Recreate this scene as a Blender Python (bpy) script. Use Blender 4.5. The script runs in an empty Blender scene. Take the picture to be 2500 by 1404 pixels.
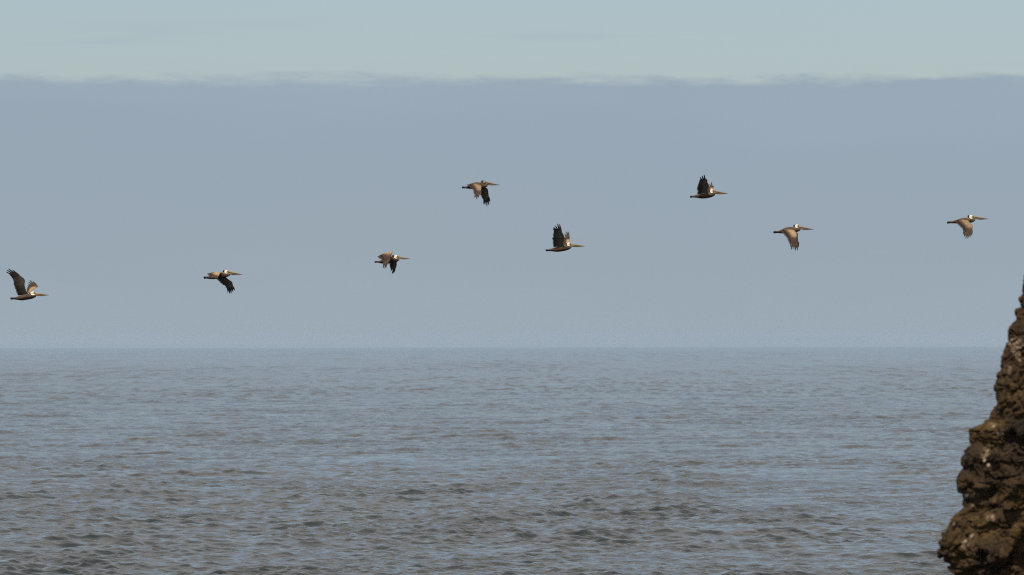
import bpy, bmesh, math, random
import numpy as np
from mathutils import Vector
random.seed(7)
rng = np.random.default_rng(11)
scene = bpy.context.scene
col = scene.collection
R = math.radians

# ------------------------------------------------------------------ camera
CAM_H = 12.0                      # metres above the water
cd = bpy.data.cameras.new('camera')
cam = bpy.data.objects.new('camera', cd)
col.objects.link(cam)
cam.location = (0, 0, CAM_H)
cam.rotation_euler = (R(90 + 0.491), R(0.10), 0)
cd.lens = 200; cd.sensor_width = 36
cd.clip_start = 1; cd.clip_end = 100000
cd.dof.use_dof = True; cd.dof.focus_distance = 190; cd.dof.aperture_fstop = 5.6
scene.camera = cam
scene.render.resolution_x = 1024; scene.render.resolution_y = 575
scene.view_settings.view_transform = 'Standard'
scene.view_settings.look = 'None'
scene.view_settings.gamma = 1
scene.view_settings.use_curve_mapping = False
scene.view_settings.exposure = -0.05
scene.cycles.sample_clamp_indirect = 2.0
scene.cycles.sample_clamp_direct = 4.0
scene.cycles.filter_width = 1.15
scene.cycles.use_denoising = False
scene.cycles.use_adaptive_sampling = False
LEVEL = 821.0                     # photo row of the true level line (the sea horizon dips below it)
F = 13889.0                       # focal length in pixels of the 2500 px photograph

# ------------------------------------------------------------------ sky + sun
SUN_EL, SUN_AZ = R(56), R(200)    # azimuth clockwise from +Y: behind the camera, a little to its left
w = bpy.data.worlds.new("World"); scene.world = w; w.use_nodes = True
nt = w.node_tree; nt.nodes.clear()
def N(nt, t, **k):
    n = nt.nodes.new(t)
    for a, b in k.items():
        if a == 'inp':
            for i, v in b.items(): n.inputs[i].default_value = v
        else: setattr(n, a, b)
    return n
def L(nt, a, b): nt.links.new(a, b)
def math_(nt, op, a, b=None, c=None, clamp=False):
    n = nt.nodes.new('ShaderNodeMath'); n.operation = op; n.use_clamp = clamp
    for i, v in enumerate((a, b, c)):
        if v is None: continue
        if isinstance(v, (int, float)): n.inputs[i].default_value = v
        else: nt.links.new(v, n.inputs[i])
    return n.outputs[0]
out = N(nt, 'ShaderNodeOutputWorld'); bg = N(nt, 'ShaderNodeBackground'); bg.inputs[1].default_value = 0.10
L(nt, bg.outputs[0], out.inputs[0])
sky = N(nt, 'ShaderNodeTexSky', sky_type='NISHITA', sun_disc=False, sun_elevation=SUN_EL, sun_rotation=SUN_AZ,
        altitude=0, air_density=1.0, dust_density=0.8, ozone_density=1.0)
tc = N(nt, 'ShaderNodeTexCoord'); sep = N(nt, 'ShaderNodeSeparateXYZ')
L(nt, tc.outputs['Generated'], sep.inputs[0])
el = sep.outputs['Z']
mp = N(nt, 'ShaderNodeMapping'); mp.inputs['Scale'].default_value = (1, 1, 5)
L(nt, tc.outputs['Generated'], mp.inputs[0])
n1 = N(nt, 'ShaderNodeTexNoise', inp={'Scale': 70.0, 'Detail': 4.0, 'Roughness': 0.6}); L(nt, mp.outputs[0], n1.inputs['Vector'])
n2 = N(nt, 'ShaderNodeTexNoise', inp={'Scale': 12.0, 'Detail': 1.0}); L(nt, mp.outputs[0], n2.inputs['Vector'])
# cloud bank: its top stands 2.7 degrees above the sea horizon, all the way round
dz = math_(nt, 'MULTIPLY', math_(nt, 'SUBTRACT', n1.outputs[0], 0.5), 0.0060)
dz2 = math_(nt, 'MULTIPLY', math_(nt, 'SUBTRACT', n2.outputs[0], 0.5), 0.0018)
top = math_(nt, 'ADD', math_(nt, 'ADD', dz, dz2), 0.0450)
rel = math_(nt, 'SUBTRACT', el, top)
edge = N(nt, 'ShaderNodeMapRange', interpolation_type='SMOOTHSTEP', inp={1: -0.0012, 2: 0.0014, 3: 1.0, 4: 0.0})
L(nt, rel, edge.inputs[0])
# thin darker wisps just over the bank
mp2 = N(nt, 'ShaderNodeMapping'); mp2.inputs['Scale'].default_value = (1, 1, 14); mp2.inputs['Location'].default_value = (3.1, 0.4, 1.3)
L(nt, tc.outputs['Generated'], mp2.inputs[0])
n3 = N(nt, 'ShaderNodeTexNoise', inp={'Scale': 16.0, 'Detail': 3.0, 'Roughness': 0.5}); L(nt, mp2.outputs[0], n3.inputs['Vector'])
wsp = N(nt, 'ShaderNodeMapRange', interpolation_type='SMOOTHSTEP', inp={1: 0.55, 2: 0.75, 3: 0.0, 4: 0.5}); L(nt, n3.outputs[0], wsp.inputs[0])
wb = N(nt, 'ShaderNodeMapRange', interpolation_type='SMOOTHSTEP', inp={1: 0.050, 2: 0.057, 3: 1.0, 4: 0.0}); L(nt, el, wb.inputs[0])
wl = N(nt, 'ShaderNodeMapRange', interpolation_type='SMOOTHSTEP', inp={1: 0.0468, 2: 0.0485, 3: 0.0, 4: 1.0}); L(nt, el, wl.inputs[0])
wisp = math_(nt, 'MULTIPLY', wsp.outputs[0], math_(nt, 'MULTIPLY', wb.outputs[0], wl.outputs[0]))
mask = math_(nt, 'MAXIMUM', edge.outputs[0], wisp, clamp=True)
ramp = N(nt, 'ShaderNodeValToRGB')
er = N(nt, 'ShaderNodeMapRange', inp={1: 0.0, 2: 0.05, 3: 0.0, 4: 1.0}); L(nt, el, er.inputs[0])
nb = N(nt, 'ShaderNodeTexNoise', inp={'Scale': 14.0, 'Detail': 4.0}); L(nt, mp.outputs[0], nb.inputs['Vector'])
ramp_in = math_(nt, 'ADD', er.outputs[0], math_(nt, 'MULTIPLY', math_(nt, 'SUBTRACT', nb.outputs[0], 0.5), 0.7))
L(nt, ramp_in, ramp.inputs[0])
cr = ramp.color_ramp
cr.elements[0].position = 0.0; cr.elements[0].color = (3.40/10, 4.12/10, 4.72/10, 1)
cr.elements[1].position = 1.0; cr.elements[1].color = (3.38/10, 4.20/10, 5.00/10, 1)
e = cr.elements.new(0.35); e.color = (3.26/10, 3.98/10, 4.62/10, 1)
e = cr.elements.new(0.7); e.color = (3.22/10, 4.00/10, 4.78/10, 1)
bankc = N(nt, 'ShaderNodeVectorMath', operation='SCALE'); bankc.inputs['Scale'].default_value = 10.0
L(nt, ramp.outputs[0], bankc.inputs[0])
skyt = N(nt, 'ShaderNodeVectorMath', operation='MULTIPLY'); skyt.inputs[1].default_value = (0.80, 0.855, 0.98)
L(nt, sky.outputs[0], skyt.inputs[0])
# thin grey veil of high cloud over the upper sky (what the near water mirrors)
veil = N(nt, 'ShaderNodeMapRange', interpolation_type='SMOOTHSTEP', inp={1: 0.095, 2: 0.28, 3: 0.0, 4: 0.92}); L(nt, el, veil.inputs[0])
vmx = N(nt, 'ShaderNodeMix', data_type='RGBA'); vmx.inputs['B'].default_value = (5.9, 5.55, 5.1, 1)
L(nt, veil.outputs[0], vmx.inputs['Factor']); L(nt, skyt.outputs[0], vmx.inputs['A'])
mix = N(nt, 'ShaderNodeMix', data_type='RGBA')
L(nt, mask, mix.inputs['Factor']); L(nt, vmx.outputs['Result'], mix.inputs['A']); L(nt, bankc.outputs[0], mix.inputs['B'])
L(nt, mix.outputs['Result'], bg.inputs[0])

sd = bpy.data.lights.new('sun', 'SUN'); sd.energy = 4.2; sd.angle = R(0.5); sd.color = (1.0, 0.93, 0.82)
sun = bpy.data.objects.new('sun', sd); col.objects.link(sun)
d = Vector((math.sin(SUN_AZ)*math.cos(SUN_EL), math.cos(SUN_AZ)*math.cos(SUN_EL), math.sin(SUN_EL)))
sun.rotation_euler = d.to_track_quat('Z', 'Y').to_euler(); sun.location = (0, -20, 60)

# ------------------------------------------------------------------ helpers
def tag(o, label=None, cat=None, group=None, kind=None):
    if label: o['label'] = label
    if cat: o['category'] = cat
    if group: o['group'] = group
    if kind: o['kind'] = kind
    return o
def mesh_from(name, V, Fc, mat, colors=None, smooth=True, parent=None):
    me = bpy.data.meshes.new(name)
    V = np.asarray(V, dtype=np.float32)
    if isinstance(Fc, np.ndarray):
        k = Fc.shape[1]
        me.vertices.add(len(V)); me.vertices.foreach_set('co', V.ravel())
        me.loops.add(Fc.size); me.loops.foreach_set('vertex_index', Fc.ravel().astype(np.int32))
        me.polygons.add(len(Fc)); me.polygons.foreach_set('loop_start', np.arange(0, Fc.size, k, dtype=np.int32))
        me.update(calc_edges=True)
    else:
        me.from_pydata([tuple(map(float, v)) for v in V], [], Fc); me.update()
    if smooth: me.polygons.foreach_set('use_smooth', np.ones(len(me.polygons), dtype=bool))
    if colors is not None:
        ca = me.color_attributes.new('Col', 'FLOAT_COLOR', 'POINT')
        c = np.ones((len(V), 4), dtype=np.float32); c[:, :3] = colors
        ca.data.foreach_set('color', c.ravel())
    if mat: me.materials.append(mat)
    o = bpy.data.objects.new(name, me); col.objects.link(o)
    if parent is not None: o.parent = parent
    return o
def _hash(ix, iy, iz, s):
    h = (ix*374761393 + iy*668265263 + iz*2147483647 + s*974711) & 0xffffffff
    h = ((h ^ (h >> 13))*1274126177) & 0xffffffff
    h = ((h ^ (h >> 16))*2246822519) & 0xffffffff
    return ((h ^ (h >> 15)) & 0xffffff)/float(0xffffff)
def vnoise(P, s=0):
    P = np.asarray(P, float); I = np.floor(P).astype(np.int64); f = P - I; f = f*f*f*(f*(f*6-15)+10)
    r = 0
    for dx in (0, 1):
        wx = f[:, 0] if dx else 1-f[:, 0]
        for dy in (0, 1):
            wy = f[:, 1] if dy else 1-f[:, 1]
            for dz_ in (0, 1):
                wz = f[:, 2] if dz_ else 1-f[:, 2]
                r = r + wx*wy*wz*_hash(I[:, 0]+dx, I[:, 1]+dy, I[:, 2]+dz_, s)
    return r*2-1
def fbm(P, oct=4, s=0, g=0.5):
    a = 1; t = 0
    for i in range(oct): t = t + a*vnoise(P*(2.03**i)+i*7.3, s+i); a *= g
    return t
def worley(P, s=0):
    P = np.asarray(P, float); I = np.floor(P).astype(np.int64)
    f1 = np.full(len(P), 9.0); f2 = np.full(len(P), 9.0); idv = np.zeros(len(P)); tl = np.zeros(len(P))
    for dx in (-1, 0, 1):
        for dy in (-1, 0, 1):
            for dz_ in (-1, 0, 1):
                cx, cy, cz = I[:, 0]+dx, I[:, 1]+dy, I[:, 2]+dz_
                q = np.stack([cx+_hash(cx, cy, cz, s), cy+_hash(cx, cy, cz, s+1), cz+_hash(cx, cy, cz, s+2)], 1)
                dd = np.sqrt(((P-q)**2).sum(1)); hid = _hash(cx, cy, cz, s+3)
                m = dd < f1
                f2 = np.where(m, f1, np.minimum(f2, dd)); idv = np.where(m, hid, idv)
                rt = P-q; tv = rt[:, 0]*(_hash(cx, cy, cz, s+4)-.5)+rt[:, 1]*(_hash(cx, cy, cz, s+5)-.5)+rt[:, 2]*(_hash(cx, cy, cz, s+6)-.5)
                tl = np.where(m, tv*2, tl); f1 = np.where(m, dd, f1)
    return f1, f2, idv, tl

def new_mat(name):
    m = bpy.data.materials.new(name); m.use_nodes = True
    return m, m.node_tree, m.node_tree.nodes['Principled BSDF']

# ------------------------------------------------------------------ sea
m_water, nt, bs = new_mat('sea_water')
bs.inputs['Base Color'].default_value = (0.012, 0.019, 0.022, 1)
bs.inputs['Roughness'].default_value = 0.04
bs.inputs['IOR'].default_value = 1.333
tcw = N(nt, 'ShaderNodeTexCoord')
bn1 = N(nt, 'ShaderNodeTexNoise', inp={'Scale': 2.6, 'Detail': 3.0, 'Roughness': 0.6}); L(nt, tcw.outputs['Object'], bn1.inputs['Vector'])
bnp = N(nt, 'ShaderNodeTexNoise', inp={'Scale': 0.035, 'Detail': 2.0}); L(nt, tcw.outputs['Object'], bnp.inputs['Vector'])
pr = N(nt, 'ShaderNodeMapRange', inp={1: 0.35, 2: 0.65, 3: 0.35, 4: 1.0}); L(nt, bnp.outputs[0], pr.inputs[0])
bmp = N(nt, 'ShaderNodeBump'); bmp.inputs['Distance'].default_value = 0.13
L(nt, bn1.outputs[0], bmp.inputs['Height']); L(nt, pr.outputs[0], bmp.inputs['Strength'])
asl = N(nt, 'ShaderNodeAttribute', attribute_name='Slope')
vadd = N(nt, 'ShaderNodeVectorMath', operation='ADD'); L(nt, bmp.outputs[0], vadd.inputs[0]); L(nt, asl.outputs['Vector'], vadd.inputs[1])
vnz = N(nt, 'ShaderNodeVectorMath', operation='NORMALIZE'); L(nt, vadd.outputs[0], vnz.inputs[0])
L(nt, vnz.outputs[0], bs.inputs['Normal'])

def build_sea():
    dense = np.linspace(-R(5.7), R(5.7), 690)
    step = dense[1]-dense[0]; ext = []; a = dense[-1]; s = step
    while a < R(88):
        s = min(s*1.15, R(3.5)); a += s; ext.append(a)
    ext = np.array(ext)
    th = np.concatenate([-ext[::-1], dense, ext])
    rad = [25.0]
    while rad[-1] < 270: rad.append(rad[-1]*1.02)
    rr = 270.0
    while rr < 1300: rad.append(rr); rr *= 1 + 0.00070 + 0.00058*min(1, (rr-270)/450)
    while rr < 24000: rad.append(rr); rr += max(rr*0.00128, min(rr*rr/68268*0.38, rr*0.25))
    rad = np.array(rad); nR, nT = len(rad), len(th)
    print('sea grid', nR, nT, nR*nT)
    T, Rr = np.meshgrid(th, rad)
    X = (Rr*np.sin(T)).ravel(); Y = (Rr*np.cos(T)).ravel()
    drad = np.gradient(rad); dth = np.gradient(th)
    lr = np.repeat(drad, nT); lt = (Rr*dth[None, :]).ravel()
    ZX = np.zeros_like(X); ZY = np.zeros_like(X); Z = np.zeros_like(X)
    n = 96; act = (Rr.ravel() < 9000)
    idx = np.where(act)[0]; x, y = X[idx].astype(np.float32), Y[idx].astype(np.float32)
    lr_, lt_ = lr[idx].astype(np.float32), lt[idx].astype(np.float32)
    zz = np.zeros(len(idx), np.float32); sx = zz.copy(); sy = zz.copy()
    lam = np.exp(np.linspace(math.log(0.6), math.log(30), n)) * np.exp(rng.normal(0, 0.03, n))
    # wave groups: the ripples are stronger in some patches than in others
    patch = 0.88 + 0.32*vnoise(np.stack([x/21, y/60, 0*x], 1), 5).astype(np.float32)
    patch += 0.3*vnoise(np.stack([x/6, y/17, 0*x], 1), 9).astype(np.float32)
    patch = np.clip(patch, 0.2, 1.6)
    for i in range(n):
        l = lam[i]; spread = 0.95 if l < 3 else (0.7 if l < 8 else 0.4)
        ang = rng.normal(R(112), spread)          # travels mostly along the line of sight
        kx, ky = math.cos(ang), math.sin(ang); kk = 2*math.pi/l
        sl = 0.060 if l < 2.0 else (0.027 if l < 6 else 0.009)
        a = sl/kk; ph = rng.uniform(0, 6.283)
        # fade a component where the grid is too coarse to carry it
        eff = np.abs(ky)*lr_ + np.abs(kx)*lt_
        fade = np.clip((l/eff - 1.9)/1.1, 0, 1)
        amp = (a*fade).astype(np.float32)
        if l < 6: amp = amp*patch
        p = (kk*(kx*x + ky*y) + ph).astype(np.float32)
        c, s_ = np.cos(p), np.sin(p)
        zz += amp*c; q = 0.95
        sx -= q*kx*amp*s_; sy -= q*ky*amp*s_
    # beyond about a kilometre the single waves are finer than the grid: their crests
    # become per-vertex heights and mean facet slopes of the same sea
    far = np.clip((lr-0.35)/1.6, 0, 1); row = 68268/Rr.ravel()*1.6
    Rv = Rr.ravel(); g1 = 0
    for k_, (sc_, lo_, hi_) in enumerate(((0.7, 0, 900), (1.3, 900, 2200), (2.8, 2200, 1e9))):
        wt = np.clip((Rv-lo_*0.75)/(lo_*0.5+1), 0, 1)*np.clip((hi_*1.25-Rv)/(hi_*0.5), 0, 1)
        g1 = g1 + wt*vnoise(np.stack([X/sc_, row, np.full_like(X, k_*3.3)], 1), 31)
    g2 = vnoise(np.stack([X/6.0+row*0.07, row*0.45, np.ones_like(X)], 1), 37); g3 = vnoise(np.stack([X/70, row*0.12, np.ones_like(X)], 1), 39)
    crest = np.clip(0.95*g1+0.3*g2+0.3*g3, -1, 1.2)
    att = np.minimum(1, 2000/Rv)
    SL = np.zeros((len(X), 3), np.float32)
    SL[:, 1] = -far*att*(0.03 + 0.15*np.clip(crest+0.1, 0, 1)**1.2)
    SL[:, 0] = far*att*0.03*g2
    Z[idx] = zz; X[idx] += sx; Y[idx] += sy
    Z -= Rv*Rv/12.742e6            # the curve of the earth sets the horizon at 12.4 km
    Z += far*0.20*np.clip(crest, -0.5, 1.2)*np.clip(1.2-Rv/12000, 0, 1)
    V = np.stack([X, Y, Z], 1)
    i, j = np.meshgrid(np.arange(nR-1), np.arange(nT-1), indexing='ij')
    a = (i*nT + j).ravel()
    Fc = np.stack([a, a+1, a+nT+1, a+nT], 1)[:, ::-1]
    o = mesh_from('sea', V, Fc, m_water)
    at = o.data.attributes.new('Slope', 'FLOAT_VECTOR', 'POINT'); at.data.foreach_set('vector', SL.ravel())
    tag(o, 'grey blue open sea with small wind ripples reaching the horizon', kind='structure')
build_sea()

# ------------------------------------------------------------------ sea cliff on the right, 60 m away
CY = 60.0; PX = CY/F
m_rock, nt, bs = new_mat('dark_rock')
ac = N(nt, 'ShaderNodeAttribute', attribute_name='Col')
tcr = N(nt, 'ShaderNodeTexCoord')
rn = N(nt, 'ShaderNodeTexNoise', inp={'Scale': 22.0, 'Detail': 6.0, 'Roughness': 0.65}); L(nt, tcr.outputs['Object'], rn.inputs['Vector'])
rm = N(nt, 'ShaderNodeMapRange', inp={1: 0.3, 2: 0.7, 3: 0.55, 4: 1.5}); L(nt, rn.outputs[0], rm.inputs[0])
vm = N(nt, 'ShaderNodeVectorMath', operation='SCALE'); L(nt, ac.outputs['Color'], vm.inputs[0]); L(nt, rm.outputs[0], vm.inputs['Scale'])
L(nt, vm.outputs[0], bs.inputs['Base Color'])
bs.inputs['Roughness'].default_value = 0.85
bs.inputs['Specular IOR Level'].default_value = 0.25
rb = N(nt, 'ShaderNodeBump', inp={'Strength': 1.0, 'Distance': 0.02}); L(nt, rn.outputs[0], rb.inputs['Height']); L(nt, rb.outputs[0], bs.inputs['Normal'])

prof = [(560,2545),(640,2509),(690,2497),(715,2493),(726,2492),(740,2490),(757,2483),(783,2483),(799,2466),(819,2460),(835,2462),(845,2452),(880,2446),(917,2438),
 (938,2431),(959,2434),(990,2429),(1010,2421),(1026,2418),(1039,2398),(1049,2368),(1077,2369),(1088,2371),(1119,2347),(1134,2344),
 (1178,2331),(1217,2347),(1240,2350),(1268,2319),(1290,2312),(1325,2292),(1345,2290),(1361,2298),(1385,2310),(1404,2328),(1440,2335),(1520,2310),(1600,2280),(4100,1500)]
pz = np.array([CAM_H + (LEVEL-p[0])*PX for p in prof])[::-1]
pxx = np.array([(p[1]-1250)*PX for p in prof])[::-1]
PALE = [(2476,835,16,12),(2489,843,8,8),(2478,862,10,8),(2487,872,10,10),(2462,905,9,12),(2420,1040,12,7),(2443,1058,14,7),(2402,1112,9,9),
        (2404,1128,6,6),(2414,1138,6,5),(2368,1215,14,6),(2374,1236,5,6),(2418,1265,8,14),(2340,1285,7,5),(2357,1325,10,7),(2371,1311,7,8),
        (2352,1335,6,5),(2385,1210,7,5),(2346,1132,6,9),(2410,1098,7,7),(2325,1279,6,4)]
def rock_color(P, seed=0):
    n = fbm(P*3.0, 4, 20+seed); n2 = fbm(P*9.0, 3, 40+seed); n3 = fbm(P*1.1+4, 2, 60)
    dark = np.array([0.020, 0.013, 0.007]); olive = np.array([0.062, 0.036, 0.011]); brown = np.array([0.045, 0.023, 0.009])
    t = np.clip(0.5+0.8*n, 0, 1)[:, None]; u = np.clip(0.5+0.9*n3, 0, 1)[:, None]
    c = dark*(1-t) + (olive*u+brown*(1-u))*t
    c *= (1+0.35*n2)[:, None]
    ipx = 1250 + P[:, 0]/P[:, 1]*F; ipy = LEVEL - (P[:, 2]-CAM_H)/P[:, 1]*F
    for (cx, cy, rx, ry) in PALE:      # bird-lime and pale shell grit caught on the ledges
        q = ((ipx-cx)/rx)**2 + ((ipy-cy)/ry)**2
        mk = np.clip(1.5-q+0.9*n2, 0, 1)*np.clip(0.35+0.9*fbm(P*38, 2, 77), 0, 1)
        mk = np.clip(mk, 0, 1)[:, None]*0.85
        c = c*(1-mk) + np.array([0.34, 0.25, 0.17])*mk
    return np.clip(c, 0.006, 0.8)
def rock_disp(P, seed=0):
    W = P + 0.05*np.stack([fbm(P*5, 2, 1), fbm(P*5, 2, 2), fbm(P*5, 2, 3)], 1)
    a = 0.42; W = np.stack([W[:, 0]*math.cos(a)+W[:, 2]*math.sin(a), W[:, 1], (W[:, 2]*math.cos(a)-W[:, 0]*math.sin(a))*1.5], 1)
    d = 0
    for sc, amp, s in ((1.9, 0.065, 10), (4.3, 0.045, 30), (10.0, 0.020, 50), (24.0, 0.008, 70)):
        f1, f2, idv, tl = worley(W*sc, s+seed)
        d = d + amp*(0.45*((1-np.clip(f1, 0, 1)**2)-0.75) + 0.9*(idv-0.5) + 1.3*tl - 0.55*np.clip(0.10-(f2-f1), 0, 1)/0.10)
    return d + 0.02*fbm(P*4, 4, 90+seed)

def build_cliff():
    zd = np.arange(9.35, 12.85, 0.0085)
    z = np.concatenate([np.linspace(-3, 9.2, 90), zd, np.linspace(12.95, 19, 50)])
    sdn = np.arange(-0.35, 1.35, 0.0085)
    g = 1.03**np.arange(1, 90); g = np.cumsum(g)*0.012
    g = g*(14/g[-1])
    s = np.concatenate([sdn[0]-g[::-1], sdn, sdn[-1]+g])
    nz, ns = len(z), len(s)
    S, Z = np.meshgrid(s, z)
    xl = np.interp(Z, pz, pxx)
    top = np.clip((Z-12.9)/6, 0, 1); xl = xl + 3.0*top**1.5
    r = 0.07
    X = xl + np.sqrt(S*S+r*r) - r
    Y = CY - 0.62*S - 0.25*np.sin(np.clip(S, 0, 3)*1.6)
    P = np.stack([X.ravel(), Y.ravel(), Z.ravel()], 1)
    def grad(A, ax): return np.gradient(A, axis=ax)
    tS = np.stack([grad(X, 1), grad(Y, 1), grad(Z, 1)], 2); tZ = np.stack([grad(X, 0), grad(Y, 0), grad(Z, 0)], 2)
    nn = np.cross(tS, tZ); nn[..., 2] *= 0.3
    nn /= np.linalg.norm(nn, axis=2, keepdims=True)+1e-9
    nn = nn.reshape(-1, 3)
    amp = np.ones(len(P))
    # the silhouette itself comes from the profile, so the lumps are gentler right on it
    amp *= 0.45 + 0.55*np.clip(np.abs(S.ravel())/0.25, 0, 1)
    far = np.clip(np.abs(S.ravel())/3, 0, 1)
    D = rock_disp(P)*amp + far*0.5*fbm(P*0.7, 3, 5)
    mid = nn[(nz//2)*ns + int(np.argmin(abs(s-0.5)))]
    if mid[1] > 0: nn = -nn
    P2 = P + nn*D[:, None]
    i, j = np.meshgrid(np.arange(nz-1), np.arange(ns-1), indexing='ij'); a = (i*ns+j).ravel()
    Fc = np.stack([a, a+1, a+ns+1, a+ns], 1)
    # close the top across the wedge
    t0 = (nz-1)*ns; h = ns//2
    k = np.arange(0, min(h, ns-1-h)); 
    cap = np.stack([t0+h-k, t0+h+k, t0+h+k+1, t0+h-k-1], 1)[1:-1]
    Fc = np.concatenate([Fc, cap])
    o = mesh_from('rock_face', P2, Fc, m_rock, rock_color(P2))
    root = bpy.data.objects.new('sea_cliff', None); col.objects.link(root); root.location = (7, CY, 0)
    tag(root, 'dark brown craggy sea cliff rising along the right edge of the view', 'cliff')
    o.parent = root; o.matrix_parent_inverse = root.matrix_world.inverted(); o.location = (-7, -CY, 0)
    return root
cliff = build_cliff()

def lump(px, py, rx, ry, y, seed, name='boulder', pale=False, depth=None):
    """one boulder standing proud of the cliff; rx, ry are its half sizes in metres"""
    bm = bmesh.new(); bmesh.ops.create_icosphere(bm, subdivisions=5, radius=1)
    V = np.array([v.co[:] for v in bm.verts]); Fc = np.array([[v.index for v in f.verts] for f in bm.faces]); bm.free()
    r_ = random.Random(seed)
    q = fbm(V*1.3 + seed*3.7, 3, seed)
    V = V*(1+0.16*q)[:, None]
    V = np.sign(V)*np.abs(V)**0.80
    dep = depth or rx*1.3
    ctr = np.array([(px-1250)*y/F, y, CAM_H+(LEVEL-py)*y/F])
    a = r_.uniform(-0.4, 0.4); V = V*np.array([rx, dep, ry])
    V = np.stack([V[:, 0]*math.cos(a)+V[:, 2]*math.sin(a), V[:, 1], -V[:, 0]*math.sin(a)+V[:, 2]*math.cos(a)], 1)
    P = V+ctr
    nrm = V/np.array([rx, dep, ry])**2; nrm /= np.linalg.norm(nrm, axis=1, keepdims=True)
    P = P + nrm*(rock_disp(P, seed % 5)*0.8*min(1, rx/0.10))[:, None]
    c = rock_color(P)
    if pale:
        t = np.clip(0.6+0.7*fbm(P*25, 3, seed), 0, 1)[:, None]; c = c*(1-t)+np.array([0.34, 0.25, 0.17])*t
    o = mesh_from(name, P-ctr, Fc, m_rock, c, parent=cliff)
    o.location = tuple(ctr-np.array([7, CY, 0]))
    return o
B = [(2497,732,11,9),(2490,768,9,11),(2474,812,14,14),(2462,848,9,9),(2455,885,11,22),(2444,945,13,12),(2447,985,16,20),(2430,1014,9,9),
     (2378,1062,13,12),(2400,1055,12,10),(2366,1128,17,14),(2358,1178,26,20),(2372,1212,16,12),(2338,1278,22,16),(2314,1325,20,18),
     (2312,1352,18,12),(2345,1330,22,14),(2480,985,26,16),(2482,905,18,22),(2440,1120,30,20),(2420,1230,22,18),(2475,1240,26,14),(2440,1350,30,18),(2490,1300,24,16),(2398,1340,20,16)]
for k, (px, py, rx, ry) in enumerate(B):
    inner = max(0, px-np.interp(-py, [-p[0] for p in prof][::-1], [p[1] for p in prof][::-1]))*PX
    y = CY - 0.98*max(0, inner - 0.03) + 0.02
    lump(px, py, rx*PX, ry*PX, y, 3+k)
Pp = [(2472,832,7,5),(2484,838,6,6),(2477,862,6,5),(2488,870,5,5),(2400,1112,7,5),(2403,1128,5,5),(2413,1139,5,4),(2442,1058,9,4),(2357,1325,6,4),(2374,1237,4,4),(2372,1311,4,6)]
for k, (px, py, rx, ry) in enumerate(Pp):
    inner = max(0, px-np.interp(-py, [-p[0] for p in prof][::-1], [p[1] for p in prof][::-1]))*PX
    lump(px, py, rx*PX, ry*PX, CY - 0.98*max(0, inner-0.03) - 0.06, 60+k, 'pale_stone', True)

# tuft of grass on the cliff's shoulder
m_grass, nt, bs = new_mat('grass'); bs.inputs['Base Color'].default_value = (0.045, 0.075, 0.03, 1); bs.inputs['Roughness'].default_value = 0.7
V = []; Fg = []
for k in range(160):
    x0 = (2508-1250)*PX + random.uniform(-0.03, 0.35); y0 = CY-0.15+random.uniform(-0.15, 0.15); z0 = CAM_H+(LEVEL-725)*PX + 1.6*(x0-(2508-1250)*PX)
    h = random.uniform(0.06, 0.17); bx, by = random.uniform(-.04, .04), random.uniform(-.04, .04); b = len(V)
    V += [(x0-.003, y0, z0-0.05), (x0+.003, y0, z0-0.05), (x0+bx*.4+.0025, y0+by*.4, z0+h*.6), (x0+bx*.4-.0025, y0+by*.4, z0+h*.6), (x0+bx, y0+by, z0+h)]
    Fg += [(b, b+1, b+2, b+3), (b+3, b+2, b+4)]
g = mesh_from('grass_tuft', V, Fg, m_grass); tag(g, 'small green grass growing on the upper edge of the cliff', 'grass', kind='stuff')

# ------------------------------------------------------------------ haze over the water
m_haze = bpy.data.materials.new('haze'); m_haze.use_nodes = True; nt = m_haze.node_tree; nt.nodes.clear()
ho = N(nt, 'ShaderNodeOutputMaterial'); hv = N(nt, 'ShaderNodeVolumePrincipled'); L(nt, hv.outputs[0], ho.inputs['Volume'])
hv.inputs['Color'].default_value = (0.56, 0.72, 0.93, 1); hv.inputs['Density'].default_value = 0.000018; hv.inputs['Anisotropy'].default_value = 0.0
hz = 24500
V = [(x, y, z) for z in (-48, 24) for y in (-3000, hz) for x in (-hz, hz)]
h = mesh_from('haze', V, [(0, 2, 3, 1), (4, 5, 7, 6), (0, 1, 5, 4), (2, 6, 7, 3), (0, 4, 6, 2), (1, 3, 7, 5)], m_haze, smooth=False)
tag(h, 'pale blue sea haze hanging over the far water', kind='stuff')

# ------------------------------------------------------------------ pelicans
def feather_mat(name, rough=0.75, spec=0.25, nscale=60, lo=0.75, hi=1.25):
    m, nt, bs = new_mat(name)
    ac = N(nt, 'ShaderNodeAttribute', attribute_name='Col'); t = N(nt, 'ShaderNodeTexCoord')
    mp = N(nt, 'ShaderNodeMapping'); mp.inputs['Scale'].default_value = (0.35, 1, 1); L(nt, t.outputs['Object'], mp.inputs[0])
    n = N(nt, 'ShaderNodeTexNoise', inp={'Scale': nscale, 'Detail': 3.0}); L(nt, mp.outputs[0], n.inputs['Vector'])
    r_ = N(nt, 'ShaderNodeMapRange', inp={1: 0.3, 2: 0.7, 3: lo, 4: hi}); L(nt, n.outputs[0], r_.inputs[0])
    v = N(nt, 'ShaderNodeVectorMath', operation='SCALE'); L(nt, ac.outputs['Color'], v.inputs[0]); L(nt, r_.outputs[0], v.inputs['Scale'])
    L(nt, v.outputs[0], bs.inputs['Base Color']); bs.inputs['Roughness'].default_value = rough
    bs.inputs['Specular IOR Level'].default_value = spec
    return m
m_feather = feather_mat('feathers'); m_down = feather_mat('body_plumage', 0.85, 0.2, 40)
m_bill = feather_mat('horn_bill', 0.45, 0.4, 30, 0.85, 1.15)
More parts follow.
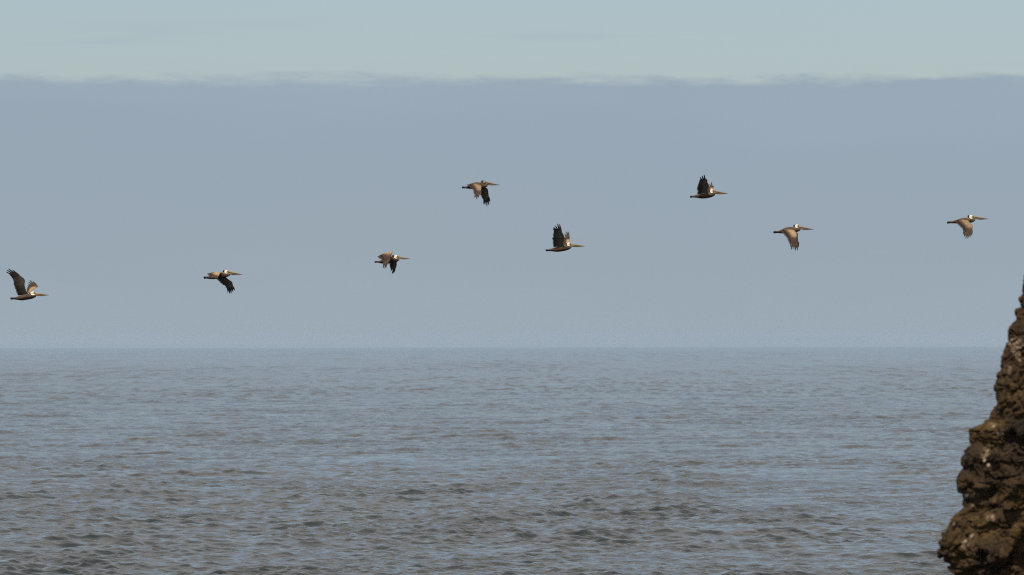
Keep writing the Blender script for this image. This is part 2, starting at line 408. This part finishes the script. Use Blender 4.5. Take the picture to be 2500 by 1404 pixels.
m_eye, _, be = new_mat('eye'); be.inputs['Base Color'].default_value = (0.02, 0.015, 0.01, 1); be.inputs['Roughness'].default_value = 0.15
MPP = 190.0/F                       # metres per photo pixel at the flock

C_BODY = np.array([0.058, 0.033, 0.021]); C_BELLY = np.array([0.022, 0.014, 0.010]); C_BACK = np.array([0.100, 0.069, 0.047])
C_WHITE = np.array([0.72, 0.64, 0.49]); C_NAPE = np.array([0.030, 0.016, 0.010]); C_SKIN = np.array([0.16, 0.12, 0.11])
C_TAN = np.array([0.34, 0.225, 0.122]); C_UPDARK = np.array([0.042, 0.022, 0.013]); C_BLACK = np.array([0.022, 0.018, 0.018])
C_UNDER = np.array([0.075, 0.052, 0.038]); C_UNDERCOV = np.array([0.13, 0.11, 0.078]); C_SHAFT = np.array([0.34, 0.22, 0.10])

def catmull(P, n):
    P = np.asarray(P, float); Q = np.vstack([2*P[0]-P[1], P, 2*P[-1]-P[-2]]); outp = []; us = np.linspace(0, len(P)-1, n)
    for u in us:
        i = min(int(u), len(P)-2); t = u-i; a, b, c, d_ = Q[i], Q[i+1], Q[i+2], Q[i+3]
        outp.append(0.5*((2*b)+(c-a)*t+(2*a-5*b+4*c-d_)*t*t+(3*b-a-3*c+d_)*t**3))
    return us, np.array(outp)
def unit(v): return v/(np.linalg.norm(v, axis=-1, keepdims=True)+1e-12)

def blade(p0, p1, nrm, w0, w1, up_base, up_tip, lo_base, lo_tip, shaft, fine=1.0, bend=0.0):
    """a single flight feather: six stations, a raised shaft, upper and lower webs"""
    ax = p1-p0; ln = np.linalg.norm(ax); ax = ax/ln; nrm = unit(nrm - ax*np.dot(nrm, ax)); sd_ = np.cross(nrm, ax)
    V = []; C = []; Fc = []
    st = [0, 0.2, 0.42, 0.6, 0.76, 0.92, 1.0]; wd = [0.8*w0, w0, w0*0.98, 0.5*(w0+w1), w1, w1*0.8, w1*0.15]
    for k, (s, w_) in enumerate(zip(st, wd)):
        c = p0 + ax*ln*s + nrm*bend*ln*(s*s)
        for off, h, what in ((-.5, 0, 'u'), (-.07, .0012, 'u'), (0, .0026, 's'), (.07, .0012, 'u'), (.5, 0, 'u'), (0.3, -.0025, 'l'), (-0.3, -.0025, 'l')):
            V.append(c + sd_*off*w_ + nrm*h)
            ub = up_base*(1-s)+up_tip*s; lb = lo_base*(1-s)+lo_tip*s
            C.append((shaft if s < 0.55 else shaft*0.25+ub*0.75) if what == 's' else (ub if what == 'u' else lb))
    m = 7
    for k in range(len(st)-1):
        for j in range(m):
            a = k*m+j; b = k*m+(j+1) % m; Fc.append((a, b, b+m, a+m))
    Fc.append(tuple(range(m))[::-1]); Fc.append(tuple(range((len(st)-1)*m, len(st)*m)))
    return V, Fc, C
def join(parts):
    V = []; Fc = []; C = []
    for v, f, c in parts:
        b = len(V); V += list(v); C += list(c); Fc += [tuple(i+b for i in q) for q in f]
    return V, Fc, C

def make_wing(parent, conv, LE, TE, tips, near, tan_gain=1.0):
    LE = np.array([conv(*p) for p in LE]); TE = np.array([conv(*p) for p in TE]); tips = np.array([conv(*p) for p in tips])
    n = 33; us, l = catmull(LE, n); _, t = catmull(TE, n)
    sp = np.gradient(0.6*l+0.4*t, axis=0); ch = l-t
    nr = np.cross(sp, ch) if near else np.cross(ch, sp)
    nr = unit(nr)
    for _ in range(3): nr = unit(np.vstack([nr[:1], (nr[:-2]+nr[1:-1]*2+nr[2:])/4, nr[-1:]]))
    cs = np.array([0, .01, .04, .1, .2, .32, .45, .58, .70, .80])
    V = []; C = []
    for i in range(n):
        u = us[i]/us[-1]; cl = np.linalg.norm(ch[i])
        th = 0.028*(1-0.75*u)
        for sgn, csx in ((1, cs), (-1, cs[::-1][1:-1])):
            for c in csx:
                cam_ = 0.07*cl*4*c*(1-c)*(1-0.4*u)
                tt = th*(2.4*math.sqrt(c)*(1-c)**1.2+0.05)
                p = l[i] + (t[i]-l[i])*c + nr[i]*(cam_ + sgn*tt*0.5)
                V.append(p)
                if sgn > 0 or c in (0,):
                    k = 1/(1+math.exp(((c-(0.50 if u < .6 else 0.36))*26)))
                    k *= 1/(1+math.exp((u-0.66)*22))
                    cc = C_TAN*tan_gain*k + C_UPDARK*(1-k)
                    cc = cc*(1-0.35*math.exp(-(c/0.05)**2)) 
                else:
                    k = 1/(1+math.exp((c-0.50)*16)); cc = C_UNDERCOV*k + C_UNDER*(1-k)
                C.append(cc)
    m = len(cs)+len(cs)-2; Fc = []
    for i in range(n-1):
        for j in range(m):
            a = i*m+j; b = i*m+(j+1) % m
            Fc.append((a, b, b+m, a+m) if near else (a, a+m, b+m, b))
    Fc.append(tuple(range(m))); Fc.append(tuple(range((n-1)*m, n*m))[::-1])
    C = np.array(C); C = C*(1+0.22*vnoise(np.array(V)*26, 3))[:, None]
    wing = mesh_from('wing', V, Fc, m_feather, C, parent=parent)
    # secondaries: overlapping blades behind the arm
    parts = []; ns_ = 19
    for k in range(ns_):
        u = (0.03 + 0.95*k/(ns_-1))*(n-1); i = int(u); f = u-i; i2 = min(i+1, n-1)
        li = l[i]*(1-f)+l[i2]*f; ti = t[i]*(1-f)+t[i2]*f; ni = nr[i]
        un = u/(n-1); c0 = 0.40; p0 = li+(ti-li)*c0
        span = np.linalg.norm((0.4*l+0.6*t)[-1]-(0.4*l+0.6*t)[0])
        j = min(n-1, i+1 if un < 0.9 else i); lean = 0.04
        p1 = li+(ti-li)*(1.0+random.uniform(-0.03, 0.035)) + unit(sp[i])*lean*un*0.8
        gap = max(0.03, np.linalg.norm(t[min(n-1, i+2)]-t[max(0, i-2)])/4*(n-1)/ns_)
        base = p0 + ni*(0.07*np.linalg.norm(ch[i])*0.96*(1-0.4*un) + 0.0012*(k % 3))
        w_ = gap*1.55; var = random.uniform(0.8, 1.25)
        parts.append(blade(base, p1+ni*0.0012*(k % 3), ni, w_, w_*0.72, C_UPDARK*1.25*var, C_UPDARK*0.8*var, C_UNDER*1.2*var, C_UNDER*0.7*var, C_UPDARK*1.7))
    V, Fc, C = join(parts)
    so = mesh_from('secondary_feathers', V, Fc, m_feather, np.array(C), parent=wing, smooth=False); so['kind'] = 'stuff'
    # primaries: the fingers of the hand, each a feather of its own
    nt_ = len(tips); hand = np.linalg.norm(l[-1]-t[-1])
    q1 = int(n*0.72)
    for k in range(nt_):
        f = (k+0.3)/(nt_-0.4) if nt_ > 1 else 0.5; f = min(1, f)
        b = l[-1]*(1-f)+t[-1]*f; root = l[q1]*(1-f*0.55)+t[q1]*(f*0.55)
        p0 = b*0.55+root*0.45 + nr[-1]*(0.006+0.0022*k)
        tips[k] = tips[k]+unit(tips[k]-p0)*0.018; ln = np.linalg.norm(tips[k]-p0); w0 = max(0.040, hand/nt_*1.35); w1 = min(0.038, w0*0.8)
        V, Fc, C = blade(p0, tips[k], nr[-1], w0, w1, C_UPDARK*0.8, C_BLACK*0.7, C_UNDER*0.9, C_BLACK*0.8, C_SHAFT if k < 5 else C_UPDARK, bend=0.02)
        mesh_from('primary_feather', V, Fc, m_feather, np.array(C), parent=wing, smooth=False)
    return wing

def ring_loft(secs, seg=20):
    """closed loft of elliptic rings: (x, ztop, zbot, halfwidth)"""
    V = []; Fc = []
    for (x, zt, zb, hw) in secs:
        zc, hh = (zt+zb)/2, (zt-zb)/2
        for k in range(seg):
            a = 2*math.pi*k/seg; V.append((x, hw*math.cos(a), zc+hh*math.sin(a)))
    for i in range(len(secs)-1):
        for k in range(seg):
            a = i*seg+k; b = i*seg+(k+1) % seg; Fc.append((a, b, b+seg, a+seg))
    Fc.append(tuple(range(seg))[::-1]); Fc.append(tuple(range((len(secs)-1)*seg, len(secs)*seg)))
    return V, Fc
def ell(c, r, rot=0, seg=16):
    bm = bmesh.new(); bmesh.ops.create_uvsphere(bm, u_segments=seg, v_segments=seg, radius=1)
    V = []
    for v in bm.verts:
        x, y, z = v.co.x*r[0], v.co.y*r[1], v.co.z*r[2]
        V.append((c[0]+x*math.cos(rot)-z*math.sin(rot), c[1]+y, c[2]+x*math.sin(rot)+z*math.cos(rot)))
    Fc = [tuple(v.index for v in f.verts) for f in bm.faces]; bm.free()
    return V, Fc

def make_pelican(B, index):
    ox, oy, k, dist = B['o']; sc = dist/F
    cx, cz = B['c']
    wx = (ox+cx/k-1250)*sc; wz = CAM_H + (LEVEL-(oy+cz/k))*sc
    root = bpy.data.objects.new('pelican' if index == 0 else 'pelican.%03d' % index, None); col.objects.link(root)
    root.location = (wx, dist, wz)
    tag(root, B['label'], 'pelican', 'pelicans flying in a line over the sea')
    conv = lambda x, z, y=0: np.array([(x-cx)/k*sc, y, (cz-z)/k*sc])
    # body: torso, neck and head as one closed surface
    T = B['torso']; secs = []
    for i, (x, zt, zb) in enumerate(T):
        a = conv(x, zt); b = conv(x, zb); h = (a[2]-b[2])/2
        u = i/(len(T)-1); hw = h*(1.25 if u < 0.35 else 1.1) if i > 0 else h*0.9+0.01
        if u > 0.7: hw = h*0.95
        secs.append((a[0], a[2], b[2], min(hw, 0.125)))
    xs = [s[0] for s in secs]; arr = np.array(secs); xx = np.linspace(xs[0], xs[-1], 26)
    sm = np.stack([xx]+[np.interp(xx, xs, arr[:, j]) for j in (1, 2, 3)], 1)
    for _ in range(2): sm[1:-1, 1:] = (sm[:-2, 1:]+2*sm[1:-1, 1:]+sm[2:, 1:])/4
    e = sm[-1].copy(); zc = (e[1]+e[2])/2
    sm = list(map(tuple, sm)); r_e = (e[1]-e[2])/2
    for f in (0.5, 0.85, 1.0):
        q = math.sqrt(max(0.02, 1-f*f)); sm.append((e[0]+r_e*0.7*f, zc+r_e*q, zc-r_e*q, e[3]*q))
    parts = [ring_loft(sm)]
    tx0, tx1, tzt, tzb = B['tail']; ra = conv(T[0][0]+(T[2][0]-T[0][0])*0.8, (T[1][1]+T[1][2])/2); rb = conv(tx0+(tx1-tx0)*0.30, (tzt+tzb)/2)
    parts.append(ell((ra+rb)/2, (np.linalg.norm(ra-rb)/2, 0.045, (tzb-tzt)/k*sc*0.56), math.atan2((ra-rb)[2], (ra-rb)[0])))
    hx, hz, hrx, hrz = B['head']; hc = conv(hx, hz); hr = (hrx/k*sc, 0.043, hrz/k*sc)
    rot = -R(9)
    parts.append(ell(hc, hr, rot))
    # forehead wedge running out to the bill
    bx, bt, bb, tx, tz, lo = B['bill']; b0 = conv(bx, (bt+bb)/2)
    parts.append(ell((hc+b0)/2*np.array([1, 1, 1])+np.array([0.01, 0, 0]), (abs(b0[0]-hc[0])*0.75+0.02, 0.03, hr[2]*0.72), rot))
    nx, nz, nrx, nrz = B['nape']; nx -= 6; nrx += 8; nc = conv(nx, nz); parts.append(ell(nc, (nrx/k*sc, 0.036, nrz/k*sc), 0.3))
    # neck folded back under the head
    nb = conv(hx-hrx*0.5, hz+hrz*1.0); parts.append(ell(nb, (hrx*1.3/k*sc, 0.05, hrz*0.9/k*sc), -0.35))
    V = []; Fc = []
    for v, f in parts:
        b = len(V); V += list(v); Fc += [tuple(i+b for i in q) for q in f]
    tmp = mesh_from('tmp_body', V, Fc, m_down)
    rmod = tmp.modifiers.new('r', 'REMESH'); rmod.mode = 'VOXEL'; rmod.voxel_size = 0.0075
    smod = tmp.modifiers.new('s', 'SMOOTH'); smod.factor = 0.5; smod.iterations = 3
    dg = bpy.context.evaluated_depsgraph_get(); me = bpy.data.meshes.new_from_object(tmp.evaluated_get(dg), depsgraph=dg)
    bpy.data.objects.remove(tmp)
    nv = len(me.vertices); P = np.zeros(nv*3, np.float32); me.vertices.foreach_get('co', P); P = P.reshape(-1, 3).astype(float)
    # plumage colours
    zt = np.interp(P[:, 0], xs, arr[:, 1]); zb = np.interp(P[:, 0], xs, arr[:, 2]); v = np.clip((P[:, 2]-zb)/(zt-zb+1e-6), 0, 1)
    ns_ = fbm(P*28, 3, 2+index)
    v = np.clip(v+0.12*ns_, 0, 1)
    c = np.where(v[:, None] < 0.35, C_BELLY+(C_BODY-C_BELLY)*(v[:, None]/0.35), C_BODY+(C_BACK-C_BODY)*((v[:, None]-0.35)/0.65))
    ut = np.clip((P[:, 0]-xs[0])/(0.16*(xs[-1]-xs[0])), 0, 1)[:, None]; c = c*(0.55+0.45*ut)
    c = c*(1+0.25*ns_)[:, None]
    dx, dz_ = P[:, 0]-hc[0], P[:, 2]-hc[2]
    ca, sa = math.cos(-rot), math.sin(-rot); ex, ez = (dx*ca-dz_*sa)/hr[0], (dx*sa+dz_*ca)/hr[2]
    q = np.sqrt(ex**2+ez**2)
    wm = np.clip((1.12-q)/0.12, 0, 1)
    band = np.clip(1-abs(q-1.30)/0.20, 0, 1)*(ex < 0.9)*(ez < 0.75)
    line = np.clip(1-abs(q-1.62)/0.13, 0, 1)*(ex < 0.6)*(ez < 0.2)*(ez > -1.45)
    fronth = (ex > 0.9)*(ez > -0.6)*(q < 2.5)
    mixc = lambda c, m_, col_: c*(1-m_[:, None])+col_*m_[:, None]
    if not B.get('brown'):
        c = mixc(c, line*0.75, C_WHITE*0.45)
        c = mixc(c, np.clip(band*1.4, 0, 1), C_NAPE)
    else:
        c = mixc(c, np.clip(1.9-q, 0, 1)*0.7, C_BODY*0.8)
    nd = np.sqrt(((P[:, 0]-nc[0])/(nrx/k*sc))**2+((P[:, 2]-nc[2])/(nrz/k*sc))**2)
    c = mixc(c, np.clip((1.25-nd)/0.2, 0, 1)*(q > 1.0), C_NAPE*(2.2 if B.get('brown') else 1))
    if B.get('brown'):
        c = mixc(c, np.clip((1.1-q)/0.1, 0, 1), C_BODY*0.9)
        c = mixc(c, np.clip((0.5-np.sqrt((ex-0.25)**2*1.6+(ez-0.05)**2))/0.12, 0, 1), C_WHITE)
    else:
        c = mixc(c, wm, C_WHITE)
    skin = np.clip((np.clip(0.80-np.sqrt(((ex-0.95)/1.0)**2+((ez-0.35)/1.0)**2), 0, 1))/0.12, 0, 1)
    c = mixc(c, skin*(0.5 if B.get('brown') else 1), C_SKIN)
    cal = me.color_attributes.new('Col', 'FLOAT_COLOR', 'POINT'); cc = np.ones((nv, 4), np.float32); cc[:, :3] = np.clip(c, 0.01, 0.9); cal.data.foreach_set('color', cc.ravel())
    me.polygons.foreach_set('use_smooth', np.ones(len(me.polygons), dtype=bool)); me.materials.clear(); me.materials.append(m_down)
    me.name = 'body'; body = bpy.data.objects.new('body', me); col.objects.link(body); body.parent = root
    # eye, one on each side of the face
    for s in (-1, 1):
        p = hc + np.array([hr[0]*0.62, s*0.036, hr[2]*0.36]); ev, ef = ell((0, 0, 0), (0.0075, 0.0055, 0.0075), seg=10)
        eo = mesh_from('eye', ev, ef, m_eye, parent=root); eo.location = tuple(p)
    # bill: upper mandible and the pouch slung under it
    nS = 14; up = []; po = []; cu = []; cp = []; seg = 12
    yel = np.array(B.get('yellow', (0.52, 0.36, 0.10)))*np.array([0.62, 0.58, 0.75]); mid_ = np.array([0.20, 0.115, 0.055]); red = np.array(B.get('red', (0.30, 0.045, 0.03)))
    pch = np.array([0.12, 0.085, 0.05])
    for i in range(nS):
        f = i/(nS-1); x = bx-18+(tx-bx+18)*f
        top_ = bt+(tz-6-bt)*f**0.92; bot = bb+((lo-bb)*math.sin(min(1, f/0.45)*math.pi/2) if f < 0.45 else (lo-bb)+(tz+4-lo)*((f-0.45)/0.55)**1.25)
        mid = top_*0.50+bot*0.50 + 4*(1-f)
        a, m__, b_ = conv(x, top_), conv(x, mid), conv(x, bot); hw = 0.027*(1-f)**0.6+0.006
        up.append((a[0], a[2], m__[2]-0.004, hw)); po.append((a[0], m__[2]+0.004, b_[2], hw*0.92))
        cu.append((yel*max(0,1-f*1.8)+mid_*min(1,f*1.8))*(1-max(0, (f-0.72)/0.28))+red*max(0, (f-0.72)/0.28)); 
        cp.append((yel*0.75*max(0, 1-f*3)+pch*min(1, f*3))*(1-max(0, (f-0.8)/0.2))+red*0.8*max(0, (f-0.8)/0.2))
    for nm, ss, cl in (('upper_bill', up, cu), ('throat_pouch', po, cp)):
        v_, f_ = ring_loft(ss, seg); mesh_from(nm, v_, f_, m_bill, np.repeat(np.array(cl), seg, axis=0), parent=root)
    # tail fan
    x0, x1, zt_, zb_ = B['tail']; parts = []
    for j in range(7):
        f = j/6-0.5; p0 = conv(x1+60, (T[0][1]+T[0][2])/2-3+f*26, f*0.06)+np.array([0, 0, 0.002*j]); p1 = conv(x0+abs(f)*18, zt_+(zb_-zt_)*(0.5+f*0.85), f*0.16)
        nrm = np.array([0, -0.9+f*0.2, 1.0]); vv = random.uniform(.8, 1.2)
        parts.append(blade(p0, p1, nrm, 0.045, 0.045, C_UPDARK*vv, C_BLACK*1.6*vv, C_UNDER*vv, C_BLACK*vv, C_UPDARK))
    v_, f_, c_ = join(parts); to = mesh_from('tail_feathers', v_, f_, m_feather, np.array(c_), parent=root, smooth=False); to['kind'] = 'stuff'
    make_wing(root, conv, *B['near'], True, B.get('tan', 1.0))
    make_wing(root, conv, *B['far'], False, B.get('tan', 1.0))
    return root

K = 16.517
BIRDS = [
 dict(o=(10,640,13.375,191), c=(760,1100), label='pelican with the tallest raised wing, lowest and leftmost of the flock',
  torso=[(340,1125,1195),(440,1095,1205),(560,1050,1228),(700,1010,1212),(830,1000,1190),(950,1010,1160),(1020,1030,1120)],
  tail=(200,380,1130,1195), head=(945,990,78,58), nape=(868,985,34,36), bill=(1040,962,1068,1465,1050,1082), yellow=(0.6,0.42,0.10),
  near=([(800,1015,-.05),(730,900,-.13),(692,720,-.24),(692,530,-.33),(450,340,-.40)],
        [(450,1070,-.05),(420,960,-.13),(350,770,-.24),(315,560,-.33),(240,385,-.40)],
        [(320,235,-.46),(190,198,-.5),(145,240,-.5),(128,303,-.5),(232,378,-.46)]),
  far=([(840,985,.05),(900,900,.22),(980,830,.4),(1068,765,.52),(1000,700,.62)],
       [(735,960,.05),(725,860,.22),(722,800,.4),(735,765,.52),(765,735,.62)],
       [(900,608,.75),(780,562,.8),(748,620,.8),(718,678,.78),(745,738,.7)])),
 dict(o=(485,640,K,189), c=(750,520), label='pelican gliding second from the left with its far wing hanging down dark',
  torso=[(370,560,655),(450,530,665),(600,450,672),(750,400,662),(880,380,645),(1000,395,620),(1100,430,590),(1200,458,560),(1250,470,530)],
  tail=(195,400,560,650), head=(1130,368,82,72), nape=(1022,345,40,44), bill=(1235,325,470,1785,487,505), red=(0.55,0.06,0.05),
  near=([(960,430,-.06),(900,425,-.22),(860,500,-.42),(830,560,-.52),(800,610,-.60)],
        [(540,430,-.06),(430,430,-.2),(372,452,-.35),(440,520,-.5),(570,590,-.62)],
        [(800,655,-.8),(720,655,-.82),(640,640,-.82),(560,640,-.8)]),
  far=([(1080,570,.07),(1200,680,.25),(1320,770,.42),(1350,880,.52),(1382,1040,.6)],
       [(690,640,.06),(800,745,.2),(920,860,.35),(1030,930,.45),(1130,1120,.58)],
       [(1410,1095,.64),(1348,1155,.64),(1278,1218,.64),(1215,1228,.64),(1145,1185,.62)])),
 dict(o=(900,600,17.55,190), c=(800,600), label='pelican in mid flap third from the left, bent near wing arched above its back',
  torso=[(430,650,722),(520,610,745),(650,540,768),(800,480,768),(950,450,745),(1050,465,722),(1150,500,700),(1250,530,670),(1290,550,640)],
  tail=(250,440,655,720), head=(1190,465,95,68), nape=(1060,435,60,46), bill=(1320,450,545,1800,552,572), yellow=(0.62,0.38,0.08),
  near=([(960,450,-.06),(1010,340,-.2),(1048,250,-.33),(980,400,-.45),(905,570,-.52)],
        [(600,600,-.06),(460,540,-.18),(385,465,-.33),(540,560,-.46),(650,720,-.55)],
        [(830,800,-.62),(765,935,-.66),(720,968,-.66),(655,945,-.64)]),
  far=([(1210,660,.08),(1208,760,.22),(1195,850,.35),(1160,940,.45),(1120,1010,.5)],
       [(890,720,.08),(890,790,.2),(905,840,.3),(920,890,.4),(935,940,.46)],
       [(1080,1110,.55),(1045,1150,.56),(1008,1168,.56),(940,1062,.54),(925,930,.5)])),
 dict(o=(1115,425,K,190), c=(800,480), label='brown headed pelican, higher of the two in the middle, wings down and fingers spread', brown=True, tan=0.72,
  torso=[(380,515,582),(480,455,590),(600,365,602),(750,325,610),(900,322,602),(1000,350,592),(1100,385,575),(1180,400,545),(1230,420,505)],
  tail=(210,400,505,570), head=(1095,318,82,66), nape=(1040,290,36,36), bill=(1190,285,425,1750,440,455), yellow=(0.30,0.24,0.14), red=(0.06,0.045,0.04),
  near=([(1010,450,-.06),(1010,520,-.2),(1000,620,-.35),(995,720,-.45),(970,790,-.5)],
        [(405,412,-.06),(490,500,-.2),(640,610,-.35),(690,750,-.45),(740,860,-.5)],
        [(985,865,-.58),(890,945,-.6),(820,1015,-.6),(745,960,-.58)]),
  far=([(1190,540,.08),(1262,600,.24),(1285,720,.4),(1300,850,.5),(1318,960,.55)],
       [(960,600,.08),(970,750,.2),(985,870,.35),(1040,960,.45),(1090,1080,.52)],
       [(1350,1100,.6),(1300,1208,.62),(1230,1270,.62),(1150,1208,.62),(1100,1185,.6)])),
 dict(o=(1320,540,K,191), c=(800,1080), label='pelican with both wings up and finger feathers fanned, fifth from the left, white head',
  torso=[(340,1140,1215),(430,1110,1215),(530,1075,1232),(680,1030,1247),(850,1000,1228),(1000,990,1200),(1110,1010,1165),(1200,1025,1125),(1240,1035,1090)],
  tail=(200,400,1145,1215), head=(1150,935,80,72), nape=(1068,935,32,56), bill=(1250,895,1030,1795,1015,1050), yellow=(0.58,0.42,0.12),
  near=([(960,1010,-.06),(930,880,-.15),(955,650,-.3),(880,480,-.4),(815,400,-.45)],
        [(520,1055,-.06),(490,930,-.15),(475,730,-.3),(530,500,-.4),(548,375,-.45)],
        [(765,150,-.52),(685,135,-.55),(600,210,-.55),(530,265,-.54),(508,320,-.5)]),
  far=([(1080,990,.06),(1140,880,.2),(1188,790,.35),(1175,720,.44),(1165,680,.5)],
       [(960,980,.06),(925,880,.15),(920,780,.3),(940,700,.4),(965,660,.48)],
       [(1120,430,.6),(1062,428,.62),(990,505,.62),(962,650,.56)])),
 dict(o=(1670,420,17.55,190), c=(850,1020), label='pelican with raised notched wings, highest of the right hand group above the sea',
  torso=[(400,1040,1108),(480,1005,1112),(570,970,1122),(700,960,1147),(820,940,1157),(1000,920,1140),(1150,905,1110),(1250,920,1070),(1310,940,1035)],
  tail=(258,440,1038,1110), head=(1212,832,82,80), nape=(1128,825,34,50), bill=(1310,785,945,1892,938,972), yellow=(0.36,0.27,0.15), red=(0.05,0.035,0.035),
  near=([(1060,925,-.06),(1020,780,-.15),(1068,600,-.3),(1005,480,-.4),(955,400,-.46)],
        [(580,975,-.06),(575,850,-.15),(550,690,-.3),(620,500,-.4),(672,375,-.46)],
        [(955,355,-.48),(850,160,-.55),(768,210,-.55),(685,270,-.54),(668,368,-.5)]),
  far=([(1180,900,.06),(1250,800,.2),(1295,730,.35),(1298,680,.44),(1285,645,.5)],
       [(1040,900,.06),(1020,800,.15),(1018,700,.3),(1060,630,.4),(1110,620,.48)],
       [(1292,598,.56),(1215,458,.62),(1140,518,.62),(1085,600,.56)])),
 dict(o=(1880,535,K,189), c=(750,460), label='pelican second from the right, pale upper wing swept down over its dark feathers',
  torso=[(350,500,585),(450,440,592),(600,370,602),(750,332,610),(900,325,592),(1000,362,568),(1090,385,548),(1180,400,510),(1220,410,480)],
  tail=(135,370,505,590), head=(1100,305,82,70), nape=(998,285,38,44), bill=(1200,280,405,1775,437,458), yellow=(0.45,0.34,0.11), red=(0.16,0.05,0.04), tan=0.9,
  near=([(960,450,-.08),(1050,570,-.24),(1068,650,-.37),(1065,780,-.48),(1060,930,-.55)],
        [(380,490,-.06),(500,600,-.2),(650,780,-.35),(710,900,-.45),(780,1055,-.53)],
        [(1075,1285,-.63),(990,1290,-.64),(905,1230,-.63),(835,1250,-.62)]),
  far=([(1070,550,.08),(1140,600,.24),(1150,760,.4),(1175,890,.5),(1188,1000,.56)],
       [(940,560,.08),(950,650,.2),(955,800,.3),(965,900,.4),(990,990,.48)],
       [(1185,1130,.6),(1145,1235,.62),(1080,1200,.6)])),
 dict(o=(2300,510,16.52,190), c=(800,500), label='rightmost pelican, flying toward the cliff with both wings swept down', tan=0.68,
  torso=[(440,520,618),(560,480,620),(700,430,622),(850,390,622),(1000,382,608),(1100,418,602),(1200,440,588),(1290,440,558),(1325,440,520)],
  tail=(200,520,545,622), head=(1195,355,88,78), nape=(1088,335,42,50), bill=(1320,308,435,1890,440,468), yellow=(0.48,0.37,0.16), red=(0.07,0.045,0.04),
  near=([(1060,500,-.08),(1130,620,-.25),(1200,710,-.38),(1190,850,-.48),(1165,980,-.55)],
        [(480,520,-.06),(600,660,-.2),(750,810,-.35),(825,940,-.45),(865,1080,-.53)],
        [(1140,1105,-.62),(1070,1185,-.64),(985,1228,-.64),(905,1230,-.64),(852,1150,-.6)]),
  far=([(1060,560,.08),(1110,640,.25),(1150,720,.4),(1150,850,.5),(1130,950,.58)],
       [(800,560,.08),(820,650,.2),(850,780,.3),(900,900,.4),(900,1000,.5)],
       [(1120,1040,.6),(1050,1090,.6),(980,1120,.6)])),
]
for i, b in enumerate(BIRDS): make_pelican(b, i)
